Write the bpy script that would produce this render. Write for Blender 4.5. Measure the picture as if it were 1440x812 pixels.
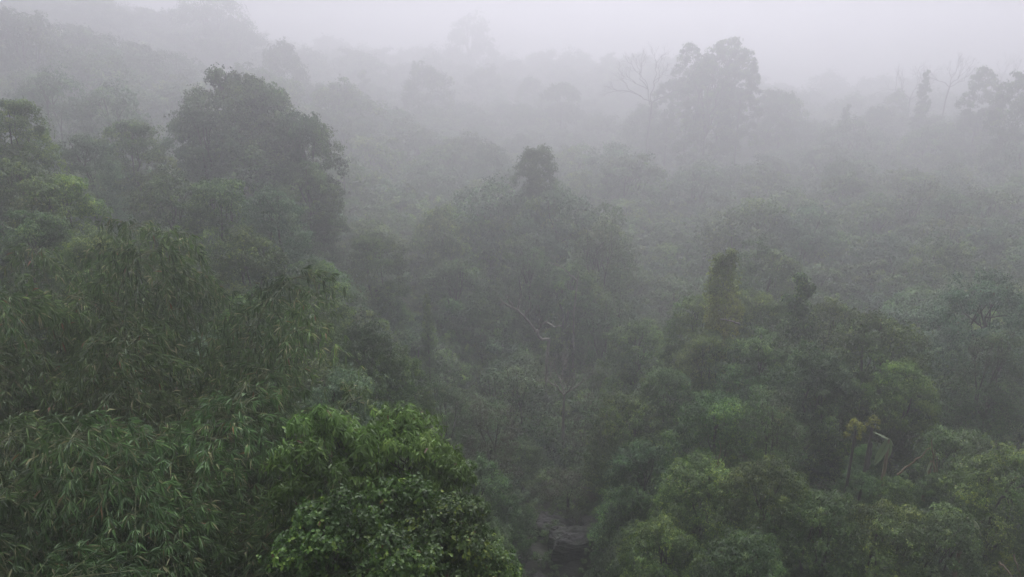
import bpy, math, random
import numpy as np
from mathutils import Vector, Matrix, Euler

R = math.radians
scene = bpy.context.scene
for o in list(bpy.data.objects):
    bpy.data.objects.remove(o)
col = scene.collection
random.seed(5)
rng = np.random.default_rng(11)

# ------------------------------------------------------------------ camera
CZ = 40.0
PITCH = 18.0
cam_d = bpy.data.cameras.new("camera")
cam = bpy.data.objects.new("camera", cam_d)
col.objects.link(cam)
cam.location = (0, 0, CZ)
cam.rotation_euler = (R(90 - PITCH), 0, 0)
cam_d.sensor_width = 36
cam_d.lens = 25.0
cam_d.clip_start = 0.1
cam_d.clip_end = 4000
scene.camera = cam

# ------------------------------------------------------------------ sky, sun, exposure
world = bpy.data.worlds.new("World")
scene.world = world
world.use_nodes = True
nt = world.node_tree
nt.nodes.clear()
SUN_EL, SUN_AZ = 60.0, 8.0          # azimuth measured from +Y (ahead of the camera) to +X
sky = nt.nodes.new("ShaderNodeTexSky")
sky.sky_type = 'NISHITA'
sky.sun_disc = False
sky.sun_elevation = R(SUN_EL)
sky.sun_rotation = R(SUN_AZ)
sky.air_density = 1.0
sky.dust_density = 6.0
sky.ozone_density = 1.0
hs = nt.nodes.new("ShaderNodeHueSaturation")
hs.inputs['Saturation'].default_value = 0.16
tint = nt.nodes.new("ShaderNodeMix")
tint.data_type = 'RGBA'
tint.blend_type = 'MULTIPLY'
tint.inputs[0].default_value = 1.0
tint.inputs[7].default_value = (0.985, 0.97, 1.085, 1)
bg = nt.nodes.new("ShaderNodeBackground")
bg.inputs['Strength'].default_value = 0.13
wo = nt.nodes.new("ShaderNodeOutputWorld")
nt.links.new(sky.outputs[0], hs.inputs['Color'])
nt.links.new(hs.outputs[0], tint.inputs[6])
nt.links.new(tint.outputs[2], bg.inputs['Color'])
nt.links.new(bg.outputs[0], wo.inputs[0])

sl = bpy.data.lights.new("sun", 'SUN')
sl.energy = 1.0
sl.angle = R(40)
sl.color = (1.0, 0.98, 0.95)
so = bpy.data.objects.new("sun", sl)
col.objects.link(so)
sd = Vector((math.sin(R(SUN_AZ)) * math.cos(R(SUN_EL)), math.cos(R(SUN_AZ)) * math.cos(R(SUN_EL)), math.sin(R(SUN_EL))))
so.rotation_euler = sd.to_track_quat('Z', 'Y').to_euler()
so.location = sd * 300

scene.view_settings.view_transform = 'Standard'
scene.view_settings.look = 'None'
scene.view_settings.exposure = 0.40
scene.view_settings.gamma = 1.0
cy = scene.cycles
cy.volume_bounces = 3
cy.max_bounces = 6
cy.diffuse_bounces = 3
cy.glossy_bounces = 1
cy.transmission_bounces = 2
cy.transparent_max_bounces = 4
cy.use_denoising = True
try:
    cy.denoiser = 'OPENIMAGEDENOISE'
    cy.denoising_input_passes = 'RGB_ALBEDO_NORMAL'
except Exception:
    pass

HAZE_DENSITY = 0.0052
HAZE_G = 0.70

# ------------------------------------------------------------------ projection helper (pixels of the 1440x812 photograph)
cp, sp_ = math.cos(R(PITCH)), math.sin(R(PITCH))
def at(px, py, y):
    """world point seen at pixel px,py whose distance ahead (world y) is y"""
    u = (px - 720) / 1000.0
    v = -(py - 406) / 1000.0
    dy = cp + v * sp_
    dz = -sp_ + v * cp
    k = y / dy
    return np.array([u * k, y, CZ + dz * k])
def project(p):
    d = p[1] * cp - (p[2] - CZ) * sp_
    v = (p[1] * sp_ + (p[2] - CZ) * cp) / d
    return 720 + 1000 * p[0] / d, 406 - 1000 * v, d

# ------------------------------------------------------------------ terrain: canopy control points (px, py, distance, canopy height)
CTRL = [
 (0,812,17,9),(150,812,17,10),(300,812,17,10),(450,812,18,10),(600,812,18,10),(700,812,21,9),
 (0,640,22,10),(200,600,23,11),(400,620,25,11),(560,620,25,11),(640,700,24,12),
 (0,480,32,12),(150,430,36,12),(300,440,40,13),(430,470,48,13),(540,500,56,13),(600,560,60,12),
 (0,320,50,14),(120,330,52,14),(250,350,62,14),(380,340,72,14),(480,380,80,14),
 (0,180,78,15),(120,220,84,15),(260,230,90,15),(400,260,100,15),(520,330,105,14),
 (0,90,140,15),(120,100,145,15),(250,120,150,15),(330,150,150,14),(450,220,140,14),
 (0,20,190,15),(150,30,200,15),(280,60,210,15),(420,110,220,15),
 (700,780,50,1.0),(800,800,48,0.4),(800,740,55,0.5),(850,770,52,0.4),(880,720,55,2.5),(690,720,55,4),(740,700,58,3),(800,690,60,3),
 (650,640,62,7),(740,620,68,6),(820,600,72,8),(700,560,76,9),(800,520,84,9),(640,500,80,11),
 (560,430,88,13),(650,420,95,13),(760,440,100,12),(850,480,92,12),
 (600,330,112,14),(700,320,122,14),(800,340,118,14),(880,400,112,13),(930,350,125,13),
 (560,250,140,14),(700,240,155,14),(850,250,160,14),(960,270,155,14),
 (540,180,180,14),(700,180,195,14),(850,190,195,14),(1000,200,190,14),(1100,200,185,14),
 (560,130,235,14),(700,130,250,14),(860,130,250,14),
 (900,812,40,9),(900,700,47,9),(920,600,56,11),(930,520,70,12),(960,440,88,13),
 (1050,812,36,10),(1050,680,43,11),(1080,580,52,12),(1080,470,68,12),(1060,400,90,13),(1060,320,115,13),(1080,260,145,13),
 (1200,812,33,10),(1200,720,40,9),(1240,640,52,4),(1220,540,56,12),(1240,470,66,12),(1220,400,88,13),(1220,320,115,13),(1230,250,145,13),
 (1350,812,33,10),(1350,700,38,11),(1330,640,47,8),(1380,560,50,12),(1380,460,62,13),(1380,380,82,13),(1380,300,108,13),(1380,230,140,13),
 (1440,812,31,10),(1440,640,40,12),(1440,450,60,13),(1440,300,100,14),(1440,190,150,14),
 (1200,190,185,14),(1300,190,180,14),(1180,175,230,14),(1300,170,230,14),(1440,165,220,14),
]
CP = []
def far(d):
    return float(np.interp(d, [0, 60, 120, 150, 200, 300], [0, 43, 112, 205, 350, 580]))
def unfar(y):
    return float(np.interp(y, [0, 43, 112, 205, 350, 580], [0, 60, 120, 150, 200, 300]))
for (px, py, d, hc) in CTRL:
    d = far(d)
    p = at(px, py, d)
    hc *= 0.85 if d < 60 else 1.0
    CP.append((p[0], p[1], p[2] - hc, hc))
# shoulders outside the frame and the land behind it
for (x, y, z, hc) in [(-60,10,24,10),(-110,60,36,13),(-170,130,48,14),(-260,240,62,14),(-60,-40,24,10),(40,-40,18,10),(0,0,8,9),(20,10,4,8),
                      (3,16,7,4),(2.5,24,6.5,2),(2.5,30,3,1.5),(4,34,1,1),
                      (-420,600,56,14),(-200,640,20,14),(0,640,-5,14),(60,560,-5,14),(250,580,-25,14),(400,520,-15,14),(600,560,-10,14),(0,950,-40,14),(-500,950,-10,14),(500,950,-40,14),
                      (60,10,10,10),(90,60,14,13),(140,110,22,14),(280,260,34,14),(430,400,30,14),(450,100,40,14),(-450,100,58,14),(450,-80,50,14),(-450,-80,60,14)]:
    CP.append((x, y, z, hc))
CP = np.array(CP)
def field(x, y):
    x = np.atleast_1d(np.asarray(x, float)); y = np.atleast_1d(np.asarray(y, float))
    r = np.maximum(np.hypot(x, y), 20)
    d2 = (x[:, None] - CP[None, :, 0]) ** 2 + (y[:, None] - CP[None, :, 1]) ** 2
    sc_ = (0.06 * r[:, None]) ** 2
    w = 1.0 / (d2 + sc_) ** 1.9
    w /= w.sum(1)[:, None]
    return w @ CP[:, 2], w @ CP[:, 3]
def ground_z(x, y):
    return float(field(x, y)[0][0])

# ------------------------------------------------------------------ material helpers
def new_mat(name):
    m = bpy.data.materials.new(name)
    m.use_nodes = True
    m.node_tree.nodes.clear()
    return m, m.node_tree.nodes, m.node_tree.links

def leaf_material(name, stops, rough=0.4, spec=0.4, trans=0.3, var=0.35, hue=0.03):
    m, n, l = new_mat(name)
    at_ = n.new("ShaderNodeAttribute"); at_.attribute_name = "tone"
    ramp = n.new("ShaderNodeValToRGB")
    ramp.color_ramp.elements[0].position = stops[0][0]; ramp.color_ramp.elements[0].color = (*stops[0][1], 1)
    ramp.color_ramp.elements[1].position = stops[-1][0]; ramp.color_ramp.elements[1].color = (*stops[-1][1], 1)
    for p, c in stops[1:-1]:
        e = ramp.color_ramp.elements.new(p); e.color = (*c, 1)
    l.new(at_.outputs['Fac'], ramp.inputs[0])
    oi = n.new("ShaderNodeObjectInfo")
    geo = n.new("ShaderNodeNewGeometry")
    noi = n.new("ShaderNodeTexNoise"); noi.inputs['Scale'].default_value = 0.33; noi.inputs['Detail'].default_value = 1
    l.new(geo.outputs['Position'], noi.inputs['Vector'])
    mr = n.new("ShaderNodeMapRange"); mr.inputs[1].default_value = 0.3; mr.inputs[2].default_value = 0.7
    mr.inputs[3].default_value = 1 - var; mr.inputs[4].default_value = 1 + var
    l.new(noi.outputs['Fac'], mr.inputs[0])
    mr2 = n.new("ShaderNodeMapRange"); mr2.inputs[3].default_value = 0.8; mr2.inputs[4].default_value = 1.22
    l.new(oi.outputs['Random'], mr2.inputs[0])
    mul = n.new("ShaderNodeMath"); mul.operation = 'MULTIPLY'
    l.new(mr.outputs[0], mul.inputs[0]); l.new(mr2.outputs[0], mul.inputs[1])
    mh = n.new("ShaderNodeMapRange"); mh.inputs[1].default_value = 0.3; mh.inputs[2].default_value = 0.7
    mh.inputs[3].default_value = 0.5 - hue; mh.inputs[4].default_value = 0.5 + hue * 0.6
    noi2 = n.new("ShaderNodeTexNoise"); noi2.inputs['Scale'].default_value = 0.12; noi2.inputs['Detail'].default_value = 1
    l.new(geo.outputs['Position'], noi2.inputs['Vector'])
    l.new(noi2.outputs['Fac'], mh.inputs[0])
    h = n.new("ShaderNodeHueSaturation")
    l.new(ramp.outputs[0], h.inputs['Color']); l.new(mul.outputs[0], h.inputs['Value']); l.new(mh.outputs[0], h.inputs['Hue'])
    b = n.new("ShaderNodeBsdfPrincipled")
    b.inputs['Roughness'].default_value = rough
    b.inputs['Specular IOR Level'].default_value = spec
    l.new(h.outputs[0], b.inputs['Base Color'])
    tr = n.new("ShaderNodeBsdfTranslucent")
    l.new(h.outputs[0], tr.inputs['Color'])
    mx = n.new("ShaderNodeMixShader"); mx.inputs[0].default_value = trans
    l.new(b.outputs[0], mx.inputs[1]); l.new(tr.outputs[0], mx.inputs[2])
    o = n.new("ShaderNodeOutputMaterial")
    l.new(mx.outputs[0], o.inputs[0])
    return m

def bark_material(name, c1, c2, scale=3.0, rough=0.85):
    m, n, l = new_mat(name)
    tc = n.new("ShaderNodeTexCoord")
    mp = n.new("ShaderNodeMapping"); mp.inputs['Scale'].default_value = (scale, scale, scale * 0.35)
    noi = n.new("ShaderNodeTexNoise"); noi.inputs['Scale'].default_value = 2.2; noi.inputs['Detail'].default_value = 6
    ramp = n.new("ShaderNodeValToRGB")
    ramp.color_ramp.elements[0].position = 0.32; ramp.color_ramp.elements[0].color = (*c1, 1)
    ramp.color_ramp.elements[1].position = 0.7; ramp.color_ramp.elements[1].color = (*c2, 1)
    bmp = n.new("ShaderNodeBump"); bmp.inputs['Strength'].default_value = 0.6; bmp.inputs['Distance'].default_value = 0.05
    b = n.new("ShaderNodeBsdfPrincipled"); b.inputs['Roughness'].default_value = rough
    o = n.new("ShaderNodeOutputMaterial")
    l.new(tc.outputs['Object'], mp.inputs[0]); l.new(mp.outputs[0], noi.inputs['Vector'])
    l.new(noi.outputs['Fac'], ramp.inputs[0]); l.new(ramp.outputs[0], b.inputs['Base Color'])
    l.new(noi.outputs['Fac'], bmp.inputs['Height']); l.new(bmp.outputs[0], b.inputs['Normal'])
    l.new(b.outputs[0], o.inputs[0])
    return m

DEAD = (0.10, 0.055, 0.025)
M = {}
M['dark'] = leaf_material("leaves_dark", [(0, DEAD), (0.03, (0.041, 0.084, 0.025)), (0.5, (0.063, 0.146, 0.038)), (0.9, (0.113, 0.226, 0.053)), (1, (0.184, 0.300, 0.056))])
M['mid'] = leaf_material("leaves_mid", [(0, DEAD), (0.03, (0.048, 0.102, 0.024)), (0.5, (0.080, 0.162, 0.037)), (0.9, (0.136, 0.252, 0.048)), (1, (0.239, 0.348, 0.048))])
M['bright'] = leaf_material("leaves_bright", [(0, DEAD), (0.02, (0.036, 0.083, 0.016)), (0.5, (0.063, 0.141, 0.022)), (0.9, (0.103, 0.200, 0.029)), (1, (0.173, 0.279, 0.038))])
M['olive'] = leaf_material("leaves_olive", [(0, DEAD), (0.06, (0.051, 0.068, 0.026)), (0.5, (0.076, 0.159, 0.045)), (0.9, (0.123, 0.234, 0.063)), (1, (0.175, 0.221, 0.073))])
M['grey'] = leaf_material("leaves_grey", [(0, DEAD), (0.03, (0.055, 0.112, 0.052)), (0.5, (0.088, 0.166, 0.077)), (0.9, (0.145, 0.252, 0.113)), (1, (0.210, 0.324, 0.136))])
M['bamboo'] = leaf_material("leaves_bamboo", [(0, (0.224, 0.121, 0.054)), (0.012, (0.202, 0.158, 0.077)), (0.02, (0.047, 0.087, 0.028)), (0.5, (0.081, 0.153, 0.048)), (0.92, (0.140, 0.242, 0.072)), (0.985, (0.202, 0.297, 0.087)), (1, (0.302, 0.303, 0.153))], rough=0.42)
M['yellow'] = leaf_material("leaves_yellow", [(0, DEAD), (0.02, (0.14, 0.18, 0.02)), (0.5, (0.36, 0.40, 0.04)), (1, (0.50, 0.52, 0.06))])
M['rust'] = leaf_material("leaves_rust", [(0, (0.060, 0.055, 0.026)), (0.3, (0.072, 0.076, 0.036)), (0.6, (0.060, 0.096, 0.036)), (1, (0.068, 0.151, 0.043))])
M['banana'] = leaf_material("leaves_banana", [(0, (0.10, 0.15, 0.06)), (1, (0.19, 0.26, 0.12))], rough=0.4, var=0.1)
M['bark'] = bark_material("bark_grey", (0.035, 0.03, 0.024), (0.10, 0.09, 0.072))
M['pale'] = bark_material("bark_pale", (0.14, 0.125, 0.10), (0.30, 0.28, 0.24))
M['culm'] = bark_material("bamboo_culm", (0.07, 0.10, 0.035), (0.15, 0.16, 0.06), rough=0.5)
M['drystem'] = bark_material("dry_stem", (0.13, 0.09, 0.05), (0.30, 0.23, 0.14))

def ground_material():
    m, n, l = new_mat("forest_floor")
    geo = n.new("ShaderNodeNewGeometry")
    noi = n.new("ShaderNodeTexNoise"); noi.inputs['Scale'].default_value = 0.8; noi.inputs['Detail'].default_value = 8
    l.new(geo.outputs['Position'], noi.inputs['Vector'])
    ramp = n.new("ShaderNodeValToRGB")
    ramp.color_ramp.elements[0].position = 0.35; ramp.color_ramp.elements[0].color = (0.012, 0.011, 0.008, 1)
    ramp.color_ramp.elements[1].position = 0.68; ramp.color_ramp.elements[1].color = (0.028, 0.034, 0.016, 1)
    l.new(noi.outputs['Fac'], ramp.inputs[0])
    b = n.new("ShaderNodeBsdfPrincipled"); b.inputs['Roughness'].default_value = 0.95
    bm = n.new("ShaderNodeBump"); bm.inputs['Distance'].default_value = 0.4
    l.new(noi.outputs['Fac'], bm.inputs['Height']); l.new(bm.outputs[0], b.inputs['Normal'])
    l.new(ramp.outputs[0], b.inputs['Base Color'])
    o = n.new("ShaderNodeOutputMaterial"); l.new(b.outputs[0], o.inputs[0])
    return m
def rock_material():
    m, n, l = new_mat("gully_rock")
    geo = n.new("ShaderNodeNewGeometry")
    mp = n.new("ShaderNodeMapping"); mp.inputs['Scale'].default_value = (1, 1, 3.5)
    noi = n.new("ShaderNodeTexNoise"); noi.inputs['Scale'].default_value = 0.9; noi.inputs['Detail'].default_value = 10; noi.inputs['Roughness'].default_value = 0.62
    l.new(geo.outputs['Position'], mp.inputs[0]); l.new(mp.outputs[0], noi.inputs['Vector'])
    ramp = n.new("ShaderNodeValToRGB")
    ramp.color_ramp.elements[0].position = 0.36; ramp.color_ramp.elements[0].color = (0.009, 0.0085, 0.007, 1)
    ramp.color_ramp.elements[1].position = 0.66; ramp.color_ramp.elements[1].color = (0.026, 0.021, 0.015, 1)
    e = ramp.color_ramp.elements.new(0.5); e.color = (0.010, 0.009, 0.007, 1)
    l.new(noi.outputs['Fac'], ramp.inputs[0])
    b = n.new("ShaderNodeBsdfPrincipled"); b.inputs['Roughness'].default_value = 0.6
    bm = n.new("ShaderNodeBump"); bm.inputs['Distance'].default_value = 0.5; bm.inputs['Strength'].default_value = 1.0
    l.new(noi.outputs['Fac'], bm.inputs['Height']); l.new(bm.outputs[0], b.inputs['Normal'])
    n3 = n.new("ShaderNodeTexNoise"); n3.inputs['Scale'].default_value = 1.3; n3.inputs['Detail'].default_value = 7
    l.new(geo.outputs['Position'], n3.inputs['Vector'])
    r3 = n.new("ShaderNodeValToRGB"); r3.color_ramp.elements[0].position = 0.47; r3.color_ramp.elements[1].position = 0.56
    l.new(n3.outputs['Fac'], r3.inputs[0])
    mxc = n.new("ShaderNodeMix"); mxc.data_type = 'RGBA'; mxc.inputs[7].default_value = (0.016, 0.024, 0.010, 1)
    l.new(r3.outputs[0], mxc.inputs[0]); l.new(ramp.outputs[0], mxc.inputs[6])
    l.new(mxc.outputs[2], b.inputs['Base Color'])
    o = n.new("ShaderNodeOutputMaterial"); l.new(b.outputs[0], o.inputs[0])
    return m
M['ground'] = ground_material()
M['rock'] = rock_material()

# ------------------------------------------------------------------ mesh helpers
def mesh_np(name, V, F, mat, tone=None, smooth=False):
    """V (n,3); F (m,k) all faces with k corners"""
    me = bpy.data.meshes.new(name)
    V = np.asarray(V, np.float32); F = np.asarray(F, np.int32)
    k = F.shape[1]
    me.vertices.add(len(V)); me.vertices.foreach_set("co", V.ravel())
    me.loops.add(F.size); me.loops.foreach_set("vertex_index", F.ravel())
    me.polygons.add(len(F))
    me.polygons.foreach_set("loop_start", np.arange(0, F.size, k, dtype=np.int32))
    me.polygons.foreach_set("loop_total", np.full(len(F), k, np.int32))
    if smooth:
        me.polygons.foreach_set("use_smooth", np.ones(len(F), bool))
    me.update(calc_edges=True)
    if tone is not None:
        a = me.attributes.new("tone", 'FLOAT', 'POINT')
        a.data.foreach_set("value", np.asarray(tone, np.float32))
    me.materials.append(mat)
    return me

def nrm(a):
    return a / np.maximum(np.linalg.norm(a, axis=-1, keepdims=True), 1e-9)

def leaves(P, D, N, L, W, T, fold=0.18, six=False, droop=0.12):
    """arrays -> verts, faces, tone"""
    n = len(P)
    D = nrm(D); S = nrm(np.cross(D, N)); N = np.cross(S, D)
    L = L[:, None]; W = W[:, None]
    dz = np.array([0, 0, -1.0])[None]
    if not six:
        mid = P + 0.42 * L * D + N * W * fold
        tip = P + L * D + dz * L * droop
        V = np.stack([P, mid - S * W * 0.5, tip, mid + S * W * 0.5], 1).reshape(-1, 3)
        b = (np.arange(n) * 4)[:, None]
        F = np.concatenate([b + np.array([[0, 1, 2]]), b + np.array([[0, 2, 3]])], 1).reshape(-1, 3)
        return V, F, np.repeat(T, 4)
    a = P + 0.28 * L * D + N * W * fold * 0.8 + dz * L * droop * .1
    c = P + 0.66 * L * D + N * W * fold * 0.8 + dz * L * droop * .5
    tip = P + L * D + dz * L * droop
    V = np.stack([P, a - S * W * 0.46, c - S * W * 0.42, tip, c + S * W * 0.42, a + S * W * 0.46], 1).reshape(-1, 3)
    b = (np.arange(n) * 6)[:, None]
    F = np.concatenate([b + np.array([[0, 1, 2, 3]]), b + np.array([[0, 3, 4, 5]])], 1).reshape(-1, 4)
    return V, F, np.repeat(T, 6)

def rand_dir(g, n, up=0.0):
    v = nrm(g.normal(size=(n, 3)))
    v[:, 2] += up
    return nrm(v)

def sprigs(g, C, A, T, per, spread, ll, lw, droop, off=0.5):
    """sprig centres C, axes A, tones T -> leaf arrays. Leaves radiate round each axis."""
    n = len(C)
    C2 = np.repeat(C, per, 0); A2 = np.repeat(A, per, 0); T2 = np.repeat(T, per)
    r = nrm(g.normal(size=(n * per, 3)))
    r = nrm(r - (r * A2).sum(1)[:, None] * A2)
    D = nrm(A2 * (1 - spread) + r * spread + np.array([0, 0, -droop])[None])
    L = ll * g.uniform(0.65, 1.25, n * per); W = lw * g.uniform(0.75, 1.2, n * per)
    P = C2 + A2 * (g.uniform(-off, off, n * per) * ll)[:, None] + r * (ll * 0.1)
    N = nrm(A2 * 0.6 + np.array([0, 0, 0.9])[None] + g.normal(size=(n * per, 3)) * 0.55)
    tone = np.clip(T2 + g.normal(size=n * per) * 0.24, 0.0, 1.0)
    dead = g.uniform(size=n * per)
    tone = np.where(tone < 0.06, 0.06, tone)
    tone = np.where(dead < 0.006, 0.0, tone)
    return P, D, N, L, W, tone

def tube(pts, rad, sides=6):
    pts = np.asarray(pts, float); rad = np.asarray(rad, float)
    k = len(pts)
    tang = nrm(np.gradient(pts, axis=0))
    ref = np.array([1.0, 0.2, 0.1])
    u = nrm(np.cross(tang, ref[None])); w = np.cross(tang, u)
    a = np.linspace(0, 2 * math.pi, sides, endpoint=False)
    ring = (u[:, None, :] * np.cos(a)[None, :, None] + w[:, None, :] * np.sin(a)[None, :, None]) * rad[:, None, None]
    V = (pts[:, None, :] + ring).reshape(-1, 3)
    F = []
    for i in range(k - 1):
        for j in range(sides):
            j2 = (j + 1) % sides
            F.append((i * sides + j, i * sides + j2, (i + 1) * sides + j2, (i + 1) * sides + j))
    return V, np.array(F)

def join_vf(parts):
    Vs, Fs, o = [], [], 0
    for V, F in parts:
        Vs.append(V); Fs.append(F + o); o += len(V)
    return np.concatenate(Vs), np.concatenate(Fs)

def bend_curve(g, a, b, n=6, wob=0.08):
    a = np.array(a, float); b = np.array(b, float)
    t = np.linspace(0, 1, n)[:, None]
    ln = np.linalg.norm(b - a)
    off = np.cumsum(g.normal(size=(n, 3)) * wob * ln / n ** 0.5, 0)
    off = off - t * off[-1]; off[0] = 0
    return a + (b - a) * t + off

# ------------------------------------------------------------------ crown builders: return dict(meshes) in a local frame, crown base at z=0, radius about 1*R
def crown_shape(g, Rr, Hh, n_lobe, flat=1.0, shape='dome', lobe_scale=0.42):
    """lobe centres and radii; total crown height Hh, radius Rr"""
    out = []
    for i in range(n_lobe):
        if shape == 'dome':
            # tall mound: lobes wind down the outside of a dome so that foliage hangs nearly to the ground
            f = (i + 0.5) / n_lobe
            ang = i * 2.39996 + g.uniform(-.4, .4)
            zf = 1 - f ** 1.15                              # 1 at the top
            rad = math.sqrt(max(0.0, 1 - zf ** 3.0)) * 0.78 * g.uniform(0.80, 1.12)
            lr = lobe_scale * g.uniform(0.72, 1.25)
            out.append(((rad * math.cos(ang) * Rr, rad * math.sin(ang) * Rr, (0.10 + 0.80 * zf + g.uniform(-.05, .05)) * Hh), (lr * Rr, lr * Rr, lr * Rr * 0.85 * flat)))
        elif shape == 'ball':
            d = rand_dir(g, 1)[0] * g.uniform(0.45, 0.75)
            lr = lobe_scale * g.uniform(0.7, 1.2)
            out.append(((d[0] * Rr, d[1] * Rr, Hh * (0.5 + 0.5 * d[2])), (lr * Rr, lr * Rr, lr * Hh * 0.42)))
        elif shape == 'column':
            f = (i + 0.5) / n_lobe
            w = (1.0 - 0.72 * f ** 1.4) if flat == 1.0 else (1.0 - 0.40 * f ** 3)
            ang = i * 2.39996
            rr = 0.5 * w * Rr * g.uniform(0.5, 1.15)
            out.append(((rr * math.cos(ang), rr * math.sin(ang), f * Hh * 0.95), (Rr * 0.52 * w, Rr * 0.52 * w, Hh / n_lobe * 2.3 * (0.4 + 0.6 * w))))
        elif shape == 'open':
            ang = i * 2.39996 + g.uniform(-.3, .3)
            rad = math.sqrt((i + .5) / n_lobe) * g.uniform(0.8, 1.1)
            lr = lobe_scale * g.uniform(0.6, 1.1)
            out.append(((rad * math.cos(ang) * Rr * 0.8, rad * math.sin(ang) * Rr * 0.8, Hh * g.uniform(0.45, 0.95) * (1 - 0.25 * rad)), (lr * Rr, lr * Rr, lr * Rr * 0.55)))
        elif shape == 'umbrella':
            ang = i * 2.39996
            rad = math.sqrt((i + .5) / n_lobe)
            lr = lobe_scale * g.uniform(0.8, 1.1)
            out.append(((rad * math.cos(ang) * Rr * 0.75, rad * math.sin(ang) * Rr * 0.75, Hh * (0.8 - 0.35 * rad ** 2)), (lr * Rr, lr * Rr, lr * Hh * 0.4)))
    return out

def make_crown(seed, name, mat, Rr, Hh, n_lobe, n_clump, n_sprig, per, ll, lw, shape='dome', droop=0.25, spread=0.75, six=False, lobe_scale=0.35, tone_mid=0.42, young=0.0, hang=0.0, limbs=5, flat=1.0):
    g = np.random.default_rng(seed)
    lob = crown_shape(g, Rr, Hh, n_lobe, shape=shape, lobe_scale=lobe_scale, flat=flat)
    C, A, T = [], [], []
    cc = np.array([0, 0, Hh * 0.25])
    for (c, r) in lob:
        c = np.array(c); r = np.array(r)
        d = rand_dir(g, n_clump, up=0.35)
        out = nrm((c - cc)[None] + 1e-3)
        d = nrm(d + 0.45 * out)
        cl = c[None] + d * r[None] * g.uniform(0.6, 1.0, (n_clump, 1))
        cr = r.mean() * g.uniform(0.26, 0.50, n_clump)
        tn = g.normal(size=n_clump) * 0.18 + g.normal() * 0.10
        for k in range(n_clump):
            q = rand_dir(g, n_sprig, up=0.45)
            rr = g.uniform(0.25, 1.15, (n_sprig, 1)) ** 0.6
            rr = np.where(g.uniform(size=rr.shape) < 0.16, rr * g.uniform(1.2, 1.9, rr.shape), rr)
            sc3 = np.array([1.15, 1.15, 0.72])
            pts = cl[k][None] + q * cr[k] * rr * sc3
            if hang:
                pts[:, 2] -= hang * g.uniform(0, 1, n_sprig) ** 2 * cr[k] * 2.2
            C.append(pts)
            A.append(nrm(q * 0.8 + d[k][None] * 0.5 + g.normal(size=(n_sprig, 3)) * 0.25))
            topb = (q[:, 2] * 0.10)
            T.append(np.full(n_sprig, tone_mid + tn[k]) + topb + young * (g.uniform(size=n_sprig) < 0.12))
    C = np.concatenate(C); A = np.concatenate(A); T = np.concatenate(T)
    P, D, N, L, W, tone = sprigs(g, C, A, T, per, spread, ll, lw, droop)
    V, F, tv = leaves(P, D, N, L, W, tone, six=six)
    me = mesh_np(name, V, F, mat, tv)
    # limbs: from the crown base to lobe centres, each a mesh
    lm = []
    order = sorted(range(len(lob)), key=lambda i: -np.linalg.norm(lob[i][0]))[:limbs]
    for i in order:
        c = np.array(lob[i][0])
        pts = bend_curve(g, (0, 0, -0.2), c, 6, 0.12)
        parts = [tube(pts, np.linspace(0.032 * Rr, 0.008 * Rr, 6), 5)]
        for k in range(3):
            s = pts[3] if k else pts[4]
            e = c + rand_dir(g, 1, 0.4)[0] * np.array(lob[i][1]) * 0.95
            parts.append(tube(bend_curve(g, s, e, 4, 0.1), np.linspace(0.014 * Rr, 0.004 * Rr, 4), 4))
        V, F = join_vf(parts)
        lm.append(mesh_np("limb", V, F, M['bark'], smooth=True))
    return dict(crown=me, limbs=lm, R=Rr, H=Hh)

def trunk_mesh(seed, r0=0.22, r1=0.13, mat='bark', lean=0.03):
    g = np.random.default_rng(seed)
    pts = bend_curve(g, (0, 0, 0), (0, 0, 1), 8, 0.0)
    pts[1:-1, :2] += g.normal(size=(6, 2)) * lean * r0 * 4
    rad = np.linspace(r0, r1, 8); rad[0] *= 1.5
    V, F = tube(pts, rad, 8)
    return mesh_np("trunk", V, F, M[mat], smooth=True)
TRUNKS = [trunk_mesh(i) for i in range(3)]

K = {}   # kinds -> list of variants
def add_kind(key, name, look, variants):
    K[key] = dict(name=name, look=look, variants=variants)

S = 1.0
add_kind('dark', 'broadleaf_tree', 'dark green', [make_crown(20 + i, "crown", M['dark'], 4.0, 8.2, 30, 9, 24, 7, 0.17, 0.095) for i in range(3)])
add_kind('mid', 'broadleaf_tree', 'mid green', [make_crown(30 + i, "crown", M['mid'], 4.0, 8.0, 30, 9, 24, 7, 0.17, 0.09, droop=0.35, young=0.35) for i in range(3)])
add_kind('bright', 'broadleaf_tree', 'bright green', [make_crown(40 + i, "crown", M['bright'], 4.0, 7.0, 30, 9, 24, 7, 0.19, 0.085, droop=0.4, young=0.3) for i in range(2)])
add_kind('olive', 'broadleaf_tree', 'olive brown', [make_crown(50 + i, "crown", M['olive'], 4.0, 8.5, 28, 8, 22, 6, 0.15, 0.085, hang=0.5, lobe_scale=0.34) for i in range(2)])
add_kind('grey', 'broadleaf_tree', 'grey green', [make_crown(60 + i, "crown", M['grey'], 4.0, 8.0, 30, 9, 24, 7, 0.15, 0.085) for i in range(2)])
add_kind('vine', 'vine_covered_tree', 'vine draped', [make_crown(70 + i, "crown", M['mid' if i else 'grey'], 2.0, 9.0, 16, 9, 22, 6, 0.15, 0.10, shape='column', droop=0.5, hang=0.6, limbs=0) for i in range(2)] + [make_crown(74, "crown", M['dark'], 2.0, 9.0, 16, 9, 22, 6, 0.15, 0.10, shape='column', droop=0.5, hang=0.5, limbs=0)])
M['lime'] = leaf_material("leaves_lime", [(0, DEAD), (0.04, (0.109, 0.156, 0.033)), (0.5, (0.187, 0.265, 0.053)), (0.9, (0.312, 0.406, 0.079)), (1, (0.406, 0.499, 0.106))])
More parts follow.
